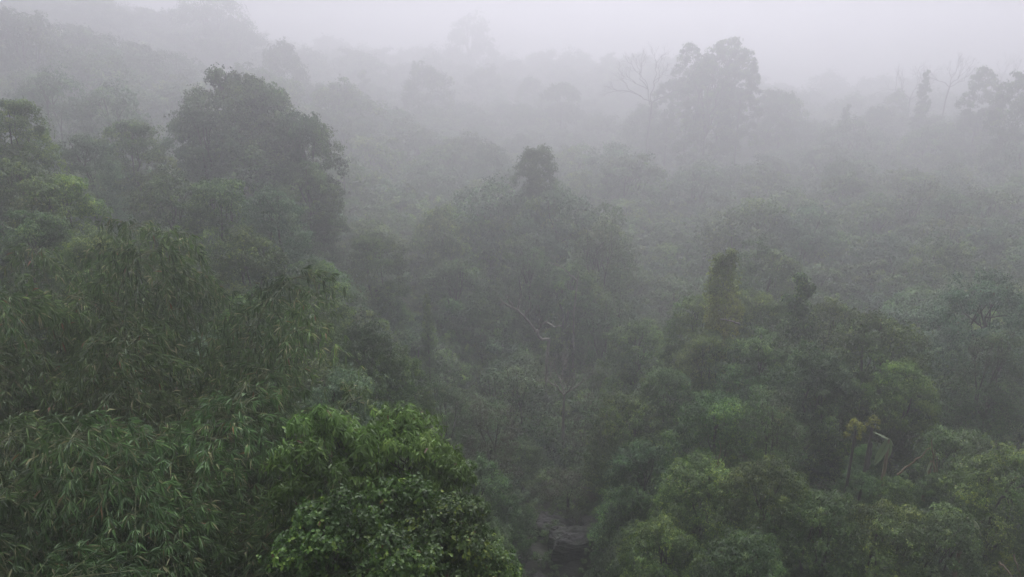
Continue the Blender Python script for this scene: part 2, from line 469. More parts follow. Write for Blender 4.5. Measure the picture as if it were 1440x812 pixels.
add_kind('creeper', 'creeper_covered_tree', 'creeper draped', [make_crown(76, "crown", M['lime'], 2.0, 7.5, 18, 9, 22, 6, 0.15, 0.10, shape='column', droop=0.6, hang=0.8, limbs=0, flat=0.9)])
add_kind('open', 'emergent_tree', 'ragged crowned', [make_crown(80 + i, "crown", M['dark'], 4.0, 9.0, 26, 10, 15, 7, 0.20, 0.115, lobe_scale=0.26, limbs=9) for i in range(2)])
add_kind('umbrella', 'umbrella_tree', 'flat topped', [make_crown(90, "crown", M['dark'], 4.0, 4.6, 16, 8, 16, 6, 0.22, 0.11, shape='umbrella', droop=0.8, lobe_scale=0.34, hang=1.2, limbs=9)])
M['fresh'] = leaf_material("leaves_fresh", [(0, DEAD), (0.02, (0.057, 0.107, 0.022)), (0.5, (0.099, 0.189, 0.035)), (0.9, (0.149, 0.261, 0.050)), (1, (0.206, 0.315, 0.070))])
add_kind('droop', 'drooping_leaf_tree', 'light green', [make_crown(100 + i, "crown", M['fresh'], 2.2, 6.0, 24, 10, 11, 9, 0.22, 0.06, droop=0.7, spread=0.72, six=True, tone_mid=0.42, lobe_scale=0.36) for i in range(2)])
add_kind('round', 'round_leaved_bush', 'glossy green', [make_crown(110 + i, "crown", M['bright' if i else 'mid'], 2.0, 4.6, 26, 12, 14, 6, 0.115, 0.085, droop=0.2, spread=0.8, six=True, young=0.5, tone_mid=0.36) for i in range(2)])
add_kind('yellow', 'yellow_leaved_shrub', 'yellow green', [make_crown(120, "crown", M['yellow'], 1.2, 1.8, 9, 4, 5, 6, 0.2, 0.11)])
add_kind('rust', 'brown_leaved_shrub', 'brownish', [make_crown(130, "crown", M['rust'], 2.6, 4.0, 14, 9, 12, 6, 0.13, 0.06, lobe_scale=0.4)])

# ------------------------------------------------------------------ object helpers
def tag(o, label=None, cat=None, group=None, kind=None):
    if label: o['label'] = label
    if cat: o['category'] = cat
    if group: o['group'] = group
    if kind: o['kind'] = kind
    return o
def obj(name, me, parent=None, loc=(0, 0, 0), rot=(0, 0, 0), scale=(1, 1, 1)):
    o = bpy.data.objects.new(name, me)
    col.objects.link(o)
    if parent is not None: o.parent = parent
    o.location = loc; o.rotation_euler = rot; o.scale = scale
    return o
def empty(name, loc, rz=0.0):
    o = bpy.data.objects.new(name, None)
    col.objects.link(o)
    o.location = loc; o.rotation_euler = (0, 0, rz)
    o.empty_display_size = 0.5
    return o

PLACED = []      # (x, y, radius, px, py, wpx, short)
def place_tree(kind, px, pyt, d, wpx, label=None, variant=None, tall=1.0, group=None, short=None, cat='tree', rz=None, sink=0.0):
    k = K[kind]
    vs = k['variants']
    v = vs[(variant if variant is not None else int(rng.integers(len(vs)))) % len(vs)]
    d = far(d)
    top = at(px, pyt, d)
    gz = ground_z(top[0], top[1])
    depth = project(top)[2]
    rad = wpx * depth / 1000.0 / 2.0
    s = rad / v['R']
    hh = top[2] - gz
    tall = min(max(tall, 0.82 * hh / (v['H'] * s)), max(tall, 1.2))
    if cat != 'tree' and hh < v['H'] * s * tall: tall = max(0.5, hh / (v['H'] * s))
    ch = v['H'] * s * tall
    cb = max(top[2] - ch, gz + 0.3)          # crown base
    root = empty(k['name'], (top[0], top[1], gz - 0.1), rng.uniform(0, 6.28) if rz is None else rz)
    zb = cb - (gz - 0.1)
    obj('crown', v['crown'], root, (0, 0, zb), scale=(s, s, s * tall))
    if kind not in ('yellow',) and cb - gz > 0.30 * hh:      # a second tier of foliage under the first
        v2 = vs[(vs.index(v) + 1) % len(vs)]
        z2 = max(0.4, zb - ch * 0.62)
        s2 = s * rng.uniform(0.92, 1.12)
        obj('crown', v2['crown'], root, (s2 * 0.25, -s2 * 0.2, z2), (0, 0, 2.1), (s2, s2, s2 * 1.1))
    rs = max(0.5, min(2.2, s))
    obj('trunk', TRUNKS[int(rng.integers(3))], root, (0, 0, -0.4), scale=(rs, rs, zb + 0.4 + ch * 0.25))
    if wpx > 75:
        for lm in v['limbs'][:(9 if kind in ('open', 'umbrella', 'olive') else 3)]:
            obj('limb', lm, root, (0, 0, zb), scale=(s, s, s * tall))
    tag(root, label, cat, group)
    PLACED.append((top[0], top[1], rad, px, pyt, wpx, short, root))
    return root

# ------------------------------------------------------------------ ground
xs = np.concatenate([np.linspace(-900, -150, 34)[:-1], np.linspace(-150, 150, 151), np.linspace(150, 900, 34)[1:]])
ys = np.concatenate([np.linspace(-120, 0, 13)[:-1], np.linspace(0, 220, 111), np.linspace(220, 1400, 50)[1:]])
GX, GY = np.meshgrid(xs, ys)
gz_, gh_ = field(GX.ravel(), GY.ravel())
gn = np.random.default_rng(3).normal(size=len(gz_)) * 0.18
V = np.stack([GX.ravel(), GY.ravel(), gz_ + gn], 1)
nx, ny = len(xs), len(ys)
idx = np.arange(nx * ny).reshape(ny, nx)
F = np.stack([idx[:-1, :-1].ravel(), idx[:-1, 1:].ravel(), idx[1:, 1:].ravel(), idx[1:, :-1].ravel()], 1)
ground = obj("hillside_ground", mesh_np("hillside_ground", V, F, M['ground'], smooth=True))
tag(ground, kind='structure')
GMIN = float(V[:, 2].min())

# ------------------------------------------------------------------ named trees, seen in the photograph
T_ = place_tree
# far ghosts and silhouettes on the skyline
T_('grey', 660, 30, 262, 85, 'faintest ghostly tree crown high in the fog above the skyline', short='ghostly tree')
T_('dark', 395, 62, 165, 72, 'hazy tall tree just right of the fog-bound left slope', short='hazy tall tree', tall=1.5)
T_('vine', 510, 98, 185, 42, 'narrow pointed hazy tree standing left of the round hazy tree', variant=2, short='narrow hazy tree')
T_('dark', 600, 95, 180, 75, 'round hazy tree left of centre on the foggy skyline', short='round hazy tree')
T_('dark', 680, 97, 215, 62, 'pale hazy crown right behind the round hazy tree', short='pale hazy crown')
T_('dark', 745, 110, 200, 42, 'small pale dome tree left of the umbrella shaped tree', short='small dome tree')
T_('umbrella', 790, 112, 185, 62, 'umbrella shaped tree with drooping fronds on the foggy skyline', short='umbrella tree')
T_('dark', 858, 76, 250, 34, 'very faint narrow tree left of the bare branched skyline tree', short='faint narrow tree', tall=1.5)
T_('open', 1020, 54, 162, 84, 'tallest ragged leafy tree on the foggy skyline right of centre', variant=0, tall=1.0, short='tallest ragged tree')
T_('open', 973, 62, 164, 50, 'slim leafy tree wedged between bare tree and tallest ragged tree', variant=1, tall=1.0)
T_('open', 1048, 70, 160, 60, 'ragged crown joined to the right side of the tallest ragged tree', variant=1, tall=1.0)
T_('open', 1000, 84, 158, 80, 'ragged lower crown at the front of the tallest ragged tree', variant=0, tall=1.0)
T_('open', 1085, 128, 168, 62, 'leafy lower crown under the right side of the tallest ragged tree')
T_('dark', 905, 150, 172, 62, 'hazy leafy crown under the left limbs of the bare branched tree')
T_('open', 942, 112, 168, 56, 'dense crown below the bare branched skyline tree')
T_('dark', 1103, 130, 165, 62, 'rounded shoulder tree right of the tallest ragged tree', short='shoulder tree')
T_('vine', 1193, 146, 160, 36, 'narrow dome shaped tree standing alone right of the shoulder tree', variant=2, tall=0.8, short='narrow dome tree')
T_('dark', 1235, 152, 165, 60, 'low hazy tree right of the narrow dome shaped tree')
T_('dark', 1262, 130, 172, 34, 'small leaning crown left of the spire tree', tall=1.5)
T_('vine', 1305, 98, 158, 30, 'thin dark spire of a tree between the bare skyline trees', variant=2, short='spire tree')
T_('open', 1388, 96, 150, 58, 'loose hazy tree right of the bare umbrella tree', variant=1, tall=1.3, short='loose hazy tree')
T_('dark', 1440, 105, 140, 70, 'hazy tree cut by the right edge of the skyline', tall=1.4)
# fog bound slope, upper left
for a in [(25, 18, 140, 120, 'topmost hazy tree at the left corner of the foggy slope'),
          (105, 38, 150, 120, 'second hazy crown from the left corner of the foggy slope'),
          (185, 62, 150, 110, 'hazy crown two trees right of the left corner on the foggy slope'),
          (250, 85, 155, 100, 'rightmost crown where the foggy left slope drops away'),
          (60, 110, 118, 110, 'hazy crown below the topmost tree on the foggy left slope'),
          (150, 130, 118, 110, 'hazy rounded crown in the middle of the foggy left slope'),
          (290, 18, 190, 130, 'ghostly crown fading into the fog above the big domed tree'),
          (330, 60, 190, 110, 'faint crown between the foggy slope and the hazy tall tree')]:
    T_('dark' if a[0] % 2 else 'grey', *a[:4], a[4])
# big dome group
T_('dark', 320, 103, 92, 150, 'biggest dark domed tree in the upper left mist', short='big domed tree', variant=0, tall=1.1)
T_('dark', 362, 116, 94, 110, 'rounded dark crown filling the right shoulder of the big domed tree', variant=1)
T_('dark', 425, 162, 88, 92, 'dark round tree joined to the right flank of the big domed tree', short='flank tree', variant=1, tall=1.3)
T_('grey', 278, 142, 86, 105, 'pale leafy crown in front of the big domed tree', short='pale front crown')
T_('dark', 380, 170, 92, 120, 'dark leafy crown between the big domed tree and its flank tree', variant=2)
T_('dark', 345, 205, 88, 170, 'broad dark crown under the big domed tree', variant=2)
T_('dark', 430, 230, 84, 85, 'dark crown hanging below the flank of the big domed tree')
T_('mid', 180, 172, 80, 95, 'peaked green tree left of the big domed tree', short='peaked tree', tall=1.2)
T_('mid', 15, 142, 62, 90, 'sunlit green tree at the left edge above the slope', short='left edge tree', tall=1.2)
T_('grey', 115, 200, 72, 90, 'grey green crown between the left edge tree and the peaked tree')
T_('mid', 70, 250, 52, 130, 'broad green crown below the left edge tree', short='broad left crown')
T_('dark', 10, 225, 55, 110, 'dark crown at the left edge under the sunlit edge tree')
T_('mid', 135, 330, 42, 125, 'leafy crown above the bamboo on the left', short='crown above bamboo')
T_('dark', 40, 300, 44, 120, 'dark crown behind the tallest bamboo plume at the left')
T_('dark', 230, 250, 68, 110, 'shadowy crown below the peaked tree')
T_('mid', 300, 255, 66, 110, 'green crown below the pale leafy crown', short='green crown')
T_('grey', 385, 275, 66, 100, 'grey green crown below the dark flank tree')
T_('mid', 345, 330, 56, 110, 'leafy tree hanging with creepers over the left slope')
T_('dark', 230, 330, 50, 110, 'shaded tree in the hollow left of centre slope')
T_('mid', 440, 370, 58, 100, 'green tree on the edge of the left slope beside the gully')
# gully's left side
T_('mid', 525, 330, 84, 85, 'tree with yellow lit top in the misty middle left', short='yellow topped tree')
T_('vine', 600, 414, 76, 28, 'small slim creeper tower with pale yellow leaves left of the gully', variant=1, tall=0.45, short='creeper tower')
T_('mid', 350, 418, 36, 105, 'leafy green tree right behind the bamboo', short='tree behind bamboo')
T_('mid', 430, 440, 46, 110, 'tree with light sprigs stepping down towards the gully')
T_('bright', 510, 462, 50, 100, 'light leaved tree left of the dark hollow', short='light leaved tree')
T_('mid', 560, 500, 52, 90, 'leafy crown overhanging the dark hollow from the left')
T_('grey', 470, 540, 36, 130, 'grey green crown between the tree behind bamboo and the drooping tree')
T_('olive', 620, 540, 62, 95, 'olive brown crown on the left bank of the gully')
T_('rust', 690, 575, 62, 95, 'brownish bush at the head of the gully', cat='bush')
T_('rust', 655, 560, 66, 60, 'smaller brownish bush left of the gully head', cat='bush')
T_('dark', 735, 622, 66, 70, 'dark bush hanging over the rock ledges', cat='bush')
T_('dark', 670, 650, 52, 90, 'dark green bush between the drooping tree and the gully', cat='bush')
# centre
T_('dark', 755, 208, 112, 66, 'dark round tree standing alone in the middle mist', short='lone dark tree', tall=1.2)
T_('grey', 690, 208, 140, 70, 'pale tree left behind the lone dark round tree')
T_('grey', 705, 268, 112, 190, 'broad left crown of the big central tree group', short='central crown')
T_('mid', 750, 292, 108, 150, 'rounded leafy crown in the middle of the big central tree group')
T_('mid', 660, 305, 107, 130, 'rounded leafy crown on the left shoulder of the big central tree group')
T_('mid', 840, 300, 106, 120, 'rounded leafy crown on the right shoulder of the big central tree group')
T_('grey', 790, 283, 106, 150, 'pale leafy top of the big central tree group', short='pale central top')
T_('mid', 620, 300, 104, 110, 'leafy tree left of the big central tree group')
T_('olive', 845, 320, 98, 110, 'olive tree hung with brown creepers right of centre', short='olive creeper tree')
T_('olive', 740, 340, 94, 90, 'olive crown in front of the big central tree group')
T_('mid', 800, 375, 92, 120, 'creeper covered crown above the forked pale branches')
T_('dark', 640, 370, 92, 120, 'dark crown under the left side of the central tree group')
T_('dark', 690, 430, 92, 110, 'dark crown above the deep shaded hollow')
T_('olive', 860, 420, 88, 110, 'olive crown right of the forked pale branches')
T_('mid', 900, 455, 76, 110, 'green tree stepping down right of the forked pale branches', short='stepping tree')
T_('dark', 935, 520, 62, 100, 'dark green tree on the right bank above the ledges')
T_('mid', 880, 560, 60, 110, 'leafy crown overhanging the gully from the right', short='overhanging crown')
T_('rust', 840, 560, 66, 70, 'brownish bush right of the thin pale tree', cat='bush')
T_('dark', 910, 630, 50, 120, 'dark leafy crown just right of the rock ledges')
# right side
T_('mid', 1060, 290, 112, 150, 'broad misty crown on the right slope below the ragged tree', short='broad misty crown')
T_('grey', 1140, 300, 108, 110, 'misty grey green crown right of the broad misty crown')
T_('grey', 1190, 232, 132, 62, 'pale star leaved tree high on the right slope', short='star leaved tree')
T_('grey', 1345, 280, 112, 85, 'pale frond leaved tree high on the far right slope', short='frond leaved tree')
T_('creeper', 1020, 352, 66, 72, 'creeper covered column tree with yellowish leaves right of centre', tall=0.9, short='yellowish creeper column')
T_('vine', 1130, 383, 63, 100, 'dark creeper covered pointed tree right of the yellowish column', variant=2, tall=0.8, short='dark pointed creeper tree')
T_('mid', 1062, 412, 69, 84, 'small leafy crown filling the gap between the two creeper columns')
T_('mid', 982, 420, 70, 84, 'small leafy crown touching the left foot of the yellowish creeper column')
T_('mid', 1168, 428, 65, 96, 'leafy crown touching the right side of the dark pointed creeper tree')
T_('dark', 1105, 425, 66, 70, 'dark leafy shoulder on the left of the pointed creeper tree')
T_('mid', 1080, 350, 84, 120, 'arching leafy crown behind the two creeper columns')
T_('bright', 1240, 452, 57, 160, 'bright green spreading tree on the right', short='bright spreading tree', variant=0)
T_('bright', 1275, 520, 52, 100, 'bright green lower crown right below the spreading tree', variant=1)
T_('grey', 1395, 400, 62, 160, 'broad grey green tree at the right edge', short='broad grey tree')
T_('olive', 1410, 470, 54, 100, 'creeper tangled brownish crown at the right edge')
T_('dark', 1320, 430, 74, 110, 'dark crown behind the bright spreading tree')
T_('mid', 1330, 340, 92, 120, 'misty green crown on the right slope under the frond leaved tree')
T_('mid', 1000, 470, 64, 90, 'leafy crown at the foot of the yellowish creeper column')
T_('dark', 1075, 470, 60, 110, 'dark crown between the feet of the creeper columns')
T_('dark', 1150, 500, 54, 120, 'dark crown left below the bright spreading tree')
T_('olive', 1090, 555, 48, 110, 'brown speckled crown under the dark pointed creeper tree')
T_('mid', 1010, 560, 50, 120, 'leafy crown on the right bank facing the gully')
T_('mid', 985, 650, 42, 130, 'green crown low on the right bank', short='low bank crown')
T_('mid', 1085, 655, 38, 130, 'light green crown at the bottom right of centre', short='bottom light crown')
T_('dark', 1160, 700, 36, 130, 'dark bushy crown right of the bottom light green crown')
T_('mid', 1250, 720, 35, 140, 'leafy crown below the banana plant')
T_('dark', 1350, 610, 46, 120, 'dark crown right of the fallen dry stems', short='crown by dry stems')
T_('mid', 1420, 640, 38, 140, 'leafy crown at the right edge near the bottom')
T_('dark', 1330, 730, 34, 120, 'dark crown in the bottom right thicket')
T_('mid', 930, 740, 38, 130, 'green crown at the bottom edge right of the rock ledges')
T_('dark', 1050, 760, 32, 140, 'dark crown at the bottom edge below the light green crown')
T_('yellow', 1206, 592, 44.5, 30, 'small yellow green leafy shrub above the banana leaves', cat='shrub', short='yellow shrub')
T_('yellow', 1229, 586, 45, 20, 'smallest yellow green shrub beside the larger yellow one', cat='shrub')
T_('dark', 1212, 668, 44.5, 60, 'low dark bush at the foot of the banana plant', cat='bush')
T_('mid', 1262, 676, 43.5, 60, 'low green bush in front of the banana stem', cat='bush')
T_('dark', 1322, 672, 43, 60, 'low dark bush covering the feet of the dry stalks', cat='bush')
T_('dark', 1222, 628, 48, 50, 'small dark bush behind the grey broken trunk', cat='bush')
T_('dark', 720, 700, 53, 60, 'dark bush overhanging the left wall of the gully', cat='bush')
T_('dark', 880, 690, 53, 80, 'dark bush overhanging the rock step on the right wall', cat='bush')
T_('dark', 690, 742, 46, 80, 'dark bush leaning over the rocks from the left near the bottom', cat='bush')
T_('dark', 895, 752, 45, 90, 'dark bush leaning over the rocks from the right near the bottom', cat='bush')
T_('rust', 800, 665, 60, 80, 'dull brownish bush above the upper end of the gully', cat='bush')
# foreground left
T_('droop', 465, 585, 19.5, 200, 'light green drooping leaf tree left of the foreground slope', short='drooping tree', variant=0)
T_('droop', 560, 590, 20.5, 190, 'light green drooping leaf tree on the edge of the foreground slope', variant=1)
T_('droop', 620, 632, 20, 120, 'drooping leaf tree nearest the gully in the foreground', variant=0)
T_('round', 560, 695, 18.0, 200, 'round leaved glossy bush at the bottom left of the gully', cat='bush', variant=1, short='glossy bush')
T_('round', 620, 715, 17.0, 180, 'round leaved bush at the foreground edge with fresh lime tips', cat='bush', variant=0)
T_('round', 460, 720, 16.0, 200, 'round leaved bush right of the bamboo at the bottom', cat='bush', variant=1)
T_('round', 670, 775, 16.5, 140, 'lowest round leaved bush sloping down to the gully', cat='bush', variant=0)
T_('round', 560, 780, 15.0, 200, 'round leaved bush cut by the bottom edge', cat='bush', variant=1)

# ------------------------------------------------------------------ bamboo
def bamboo_culm(seed, H=12.0, reach=3.2):
    g = np.random.default_rng(seed)
    t = np.linspace(0, 1, 16)
    x = reach * t ** 2.6
    z = H * (t - 0.20 * t ** 5)
    z = z * 0.95
    pts = np.stack([x, g.normal(size=16) * 0.03, z], 1)
    V, F = tube(pts, np.linspace(0.05, 0.008, 16), 6)
    stem = mesh_np("culm", V, F, M['culm'], smooth=True)
    C, A, T = [], [], []
    nodes = np.linspace(0.28, 1.0, 27)
    twigs = []
    for i, f in enumerate(nodes):
        p = np.array([np.interp(f, t, pts[:, 0]), 0, np.interp(f, t, pts[:, 2])])
        blen = 1.5 * math.sin(math.pi * min(1, 0.25 + 0.8 * (1 - f))) + 0.35
        for b in range(3):
            a = g.uniform(0, 6.28)
            ln = blen * g.uniform(0.5, 1.15)
            d = np.array([math.cos(a), math.sin(a), g.uniform(0.0, 0.5)])
            nb = 4
            s = np.linspace(0.35, 1, nb)
            q = p[None] + d[None] * (ln * s)[:, None]
            q[:, 2] -= 0.55 * (s ** 2) * ln
            q += g.normal(size=q.shape) * 0.07
            C.append(q)
            ax = np.tile(d, (nb, 1)); ax[:, 2] -= 0.9 * s + 0.25
            A.append(nrm(ax))
            T.append(g.normal(size=nb) * 0.2 + 0.45)
            twigs.append(tube(np.stack([p, q[1], q[-1]]), np.array([0.008, 0.006, 0.003]), 3))
    C = np.concatenate(C); A = np.concatenate(A); T = np.concatenate(T)
    P, D, N, L, W, tone = sprigs(g, C, A, T, 9, 0.56, 0.235, 0.036, 0.26, off=0.05)
    N = nrm(np.array([[0, 0, 1.0]]) + D * 0.3 + g.normal(size=D.shape) * 0.35)
    dd = g.uniform(size=len(tone)); tone = np.where(dd < 0.002, 0.0, tone); tone = np.where(dd > 0.995, 1.0, tone)
    V, F, tv = leaves(P, D, N, L, W, tone, fold=0.2, six=False, droop=0.18)
    fol = mesh_np("leaf_spray", V, F, M['bamboo'], tv)
    V, F = join_vf(twigs)
    tw = mesh_np("twigs", V, F, M['culm'])
    return stem, fol, tw
CULMS = [bamboo_culm(200 + i, H=12 + 0.6 * (i % 3), reach=2.2 + 0.5 * (i % 4)) for i in range(7)]

def bamboo(px, pyt, d, n, label, rbase=0.8, short=None):
    d = far(d)
    top = at(px, pyt, d)
    gz = ground_z(top[0], top[1])
    root = empty('bamboo_clump', (top[0], top[1], gz - 0.1))
    s = (top[2] - gz) / 9.6
    for i in range(n):
        stem, fol, tw = CULMS[int(rng.integers(len(CULMS)))]
        a = rng.uniform(0, 6.28); rr = rbase * math.sqrt(rng.uniform())
        k = s * (rng.uniform(0.62, 1.02) if i else 1.0)
        c = obj('culm', stem, root, (rr * math.cos(a), rr * math.sin(a), 0), (0, 0, a + rng.uniform(-0.8, 0.8)), (0.95, 0.95, k))
        obj('leaf_spray', fol, c)
        obj('twigs', tw, c)
    tag(root, label, 'bamboo', 'bamboo clumps on the left slope')
    PLACED.append((top[0], top[1], 3.0, px, pyt, 150, short, root))
bamboo(75, 362, 26, 18, 'tallest bamboo clump at the left, its plume touching the leafy crown', short='tallest bamboo')
bamboo(265, 392, 26, 20, 'second tall bamboo clump, right of the tallest bamboo plume', short='second bamboo')
bamboo(170, 540, 20, 18, 'arching bamboo clump in the middle of the bamboo thicket', short='arching bamboo')
bamboo(300, 560, 23, 14, 'bamboo clump on the right side of the thicket beside the drooping tree')
bamboo(-10, 520, 21, 14, 'bamboo clump cut by the left edge of the picture')
bamboo(60, 650, 16, 16, 'bamboo clump at the bottom left corner')
bamboo(240, 690, 16, 16, 'nearest bamboo clump at the bottom below the arching one')
bamboo(335, 735, 17, 12, 'bamboo clump at the bottom beside the round leaved bush')

# ------------------------------------------------------------------ bare trees
def branch_tree(g, base, top_dir, length, r, depth, out, spread=0.6, up=0.25, n=3):
    end = base + top_dir * length
    pts = bend_curve(g, base, end, 6, 0.14)
    out.append(tube(pts, np.linspace(r, r * 0.6, 6), 5 if depth > 1 else 4))
    if depth == 0: return
    for k in range(n if depth > 1 else n + 1):
        d = nrm((top_dir + nrm(g.normal(size=3)) * spread + np.array([0, 0, up]))[None])[0]
        st = pts[-1] if k == 0 else pts[int(g.integers(3, 6))]
        branch_tree(g, st, d, length * g.uniform(0.55, 0.8), r * 0.55, depth - 1, out, spread, up, n)

def bare_tree(name, px, pyt, d, hpx, label, seed, mat='bark', lean=(0, 0), spread=0.75, wide=1.0, depth=4, trunk_frac=0.55, rr=0.28, short=None):
    g = np.random.default_rng(seed)
    d = far(d)
    top = at(px, pyt, d)
    gz = ground_z(top[0], top[1])
    H = top[2] - gz
    root = empty(name, (top[0], top[1], gz - 0.1))
    ch = hpx * project(top)[2] / 1000
    zb = max(H - ch, 0.5)
    tb = bend_curve(g, (0, 0, -0.3), (lean[0], lean[1], zb), 8, 0.03)
    V, F = tube(tb, np.linspace(rr * 1.3, rr * 0.8, 8), 8)
    obj('trunk', mesh_np("trunk", V, F, M[mat], smooth=True), root)
    for k in range(4):
        a = k * 1.57 + g.uniform(-.4, .4)
        d0 = nrm(np.array([[math.cos(a) * wide, math.sin(a) * 0.6, 0.75]]))[0]
        parts = []
        branch_tree(g, np.array([lean[0], lean[1], zb - 0.1]), d0, ch * 0.42, rr * 0.6, depth - 1, parts, spread, 0.2)
        V, F = join_vf(parts)
        obj('limb', mesh_np("limb", V, F, M[mat], smooth=True), root)
    tag(root, label, 'tree')
    PLACED.append((top[0], top[1], 2.0, px, pyt, 60, short, root))
    return root
bare_tree('bare_tree', 922, 56, 164, 85, 'bare branched tree with wide crooked limbs on the skyline', 301, wide=1.4, rr=0.36, depth=5, short='bare branched tree')
bare_tree('bare_tree', 1290, 78, 175, 60, 'thin bare tree left of the spire tree in the fog', 302, wide=1.2, rr=0.25, short='thin bare tree')
bare_tree('bare_tree', 1345, 70, 170, 50, 'bare umbrella shaped tree right of the spire tree in the fog', 303, wide=1.7, rr=0.27, depth=5, short='bare umbrella tree')
bare_tree('bare_tree', 1422, 66, 190, 60, 'faintest bare tree above the right end of the skyline', 304, wide=1.3, rr=0.27)
bare_tree('bare_tree', 795, 492, 72, 70, 'thin pale bare tree standing below the forked pale branches', 305, mat='pale', wide=0.7, rr=0.13)

# forked pale branches sticking out of the olive crowns (traced in the photo)
def traced(name, strokes, d, label, rad, mat='pale', cat='tree', part='branch', foot=True):
    d = far(d)
    p0 = at(strokes[0][0][0], strokes[0][0][1], d)
    gz = ground_z(p0[0], p0[1])
    root = empty(name, (p0[0], p0[1], gz - 0.1))
    o0 = np.array([p0[0], p0[1], gz - 0.1])
    for si, st in enumerate(strokes):
        n = len(st)
        g = np.random.default_rng(si + int(abs(st[0][0])))
        pts = np.array([at(x, y, d + (-1.8 * si * 0.3 * k / n if si else -0.6 * k / n)) - o0 for k, (x, y) in enumerate(st)])
        # densify
        t = np.linspace(0, n - 1, n * 3)
        q = np.stack([np.interp(t, np.arange(n), pts[:, j]) for j in range(3)], 1)
        q[1:-1] += g.normal(size=(len(q) - 2, 3)) * rad * 0.35
        f = 1.0 if si == 0 else 0.6
        V, F = tube(q, np.linspace(rad * f, rad * f * 0.4, len(q)), 6)
        obj(part, mesh_np(part, V, F, M[mat], smooth=True), root)
    if foot:
        V, F = tube(bend_curve(np.random.default_rng(4), (0, 0, -0.2), p0 - o0, 6, 0.02), np.linspace(rad * 1.1, rad * 0.9, 6), 6)
        obj('trunk', mesh_np("trunk", V, F, M[mat], smooth=True), root)
    tag(root, label, cat)
    return root
traced('forked_bare_tree', [[(772, 478), (758, 477), (757, 468), (750, 462), (738, 445), (728, 436), (712, 428), (703, 420)],
                            [(757, 466), (760, 458), (768, 452), (774, 447)], [(760, 458), (759, 445), (757, 430)],
                            [(729, 436), (730, 424), (731, 412)], [(712, 428), (704, 428)], [(768, 454), (780, 459), (790, 458)],
                            [(738, 445), (745, 436), (747, 425)], [(720, 432), (716, 422), (712, 416)]], 79,
       'pale bare tree with forked white branches in the middle of the forest', 0.17)
traced('pale_twig_tree', [[(812, 395), (800, 385), (790, 376), (778, 372), (770, 369)], [(812, 395), (814, 384), (811, 376)]], 88,
       'pair of thin pale twigs above the forked bare tree', 0.09, cat='tree')

# ------------------------------------------------------------------ banana plant and dry stems
def banana_leaf(L, W, seed, droop=0.5):
    g = np.random.default_rng(seed)
    n = 14; m = 3
    t = np.linspace(0, 1, n)
    cx = L * (t - 0.12 * t ** 2 * droop); czz = -L * droop * t ** 2 * 0.5
    w = W * 0.5 * np.sin(math.pi * np.clip(0.06 + 0.94 * t, 0, 1)) ** 0.55 * (1 - 0.25 * t); w[-1] = 0.02
    V = []
    for i in range(n):
        for j in range(-m, m + 1):
            f = j / m
            ww = w[i] * (1 - (0.12 * g.uniform() if abs(j) == m else 0))
            V.append((cx[i], f * ww, czz[i] - abs(f) * ww * 0.25 + 0.02 * math.sin(i * 2.1 + j)))
    V = np.array(V); k = 2 * m + 1
    F = [(i * k + j, i * k + j + 1, (i + 1) * k + j + 1, (i + 1) * k + j) for i in range(n - 1) for j in range(k - 1)]
    return mesh_np("leaf", V, np.array(F), M['banana'], np.clip(np.abs(V[:, 1]) / (W * 0.5), 0, 1) * 0.5 + 0.2, smooth=True)
BL = [banana_leaf(2.3, 0.62, 1, 0.5), banana_leaf(2.0, 0.56, 2, 0.9), banana_leaf(1.5, 0.5, 3, 0.3)]
def midrib(L, droop):
    t = np.linspace(0, 1, 8)
    V, F = tube(np.stack([L * (t - 0.12 * t ** 2 * droop), 0 * t, -L * droop * t ** 2 * 0.5 - 0.01], 1), np.linspace(0.035, 0.01, 8), 5)
    return mesh_np("midrib", V, F, M['culm'], smooth=True)
BR = [midrib(2.3, 0.5), midrib(2.0, 0.9), midrib(1.5, 0.3)]
def banana(px, py, d, leaves_, label, height=2.6):
    d = far(d)
    p = at(px, py, d)
    gz = ground_z(p[0], p[1])
    base = min(gz, p[2] - 1.2)
    root = empty('banana_plant', (p[0], p[1], base))
    h = p[2] - base
    V, F = tube(bend_curve(rng, (0, 0, 0), (0, 0, h), 6, 0.01), np.array([.16, .15, .13, .11, .09, .06]), 8)
    obj('stem', mesh_np("stem", V, F, M['drystem'], smooth=True), root)
    for (v, yaw, pitch, roll, s) in leaves_:
        lf = obj('leaf', BL[v], root, (0, 0, h), (R(roll), R(pitch), R(yaw)), (s * .8, s * .8, s * .8))
        obj('midrib', BR[v], lf)
    tag(root, label, 'banana plant')
    return root
banana(1250, 618, 46, [(0, 205, 62, -35, 0.92), (1, -62, 70, 25, 0.9), (2, 20, 40, 50, 0.7), (2, 120, -10, 10, 0.8)],
       'banana plant with two big hanging paddle leaves on the right')
banana(1310, 648, 45, [(2, 200, 60, 20, 0.6), (2, -50, 50, 20, 0.7)], 'small banana plant with short leaves beside the dry stems')
banana(1362, 728, 34, [(1, -20, 30, 30, 0.7), (2, 200, 40, -20, 0.6)], 'banana plant with dull leaves in the bottom right thicket')
traced('fallen_stem', [[(1262, 668), (1272, 660), (1284, 650), (1296, 641), (1308, 630)]], 43, 'long dry fallen stem leaning right of the banana plant', 0.055, 'drystem', 'stem', 'stalk', False)
traced('dry_stem', [[(1314, 664), (1313, 650), (1311, 634), (1310, 618)], [(1318, 664), (1318, 650), (1314, 632)]], 43.5, 'pair of upright dry stalks at the end of the fallen stem', 0.05, 'drystem', 'stem', 'stalk', False)
traced('snag', [[(1219, 660), (1222, 645), (1224, 630), (1222, 618)]], 46, 'short grey broken trunk left of the banana leaves', 0.11, 'bark', 'stump', 'broken_trunk', False)
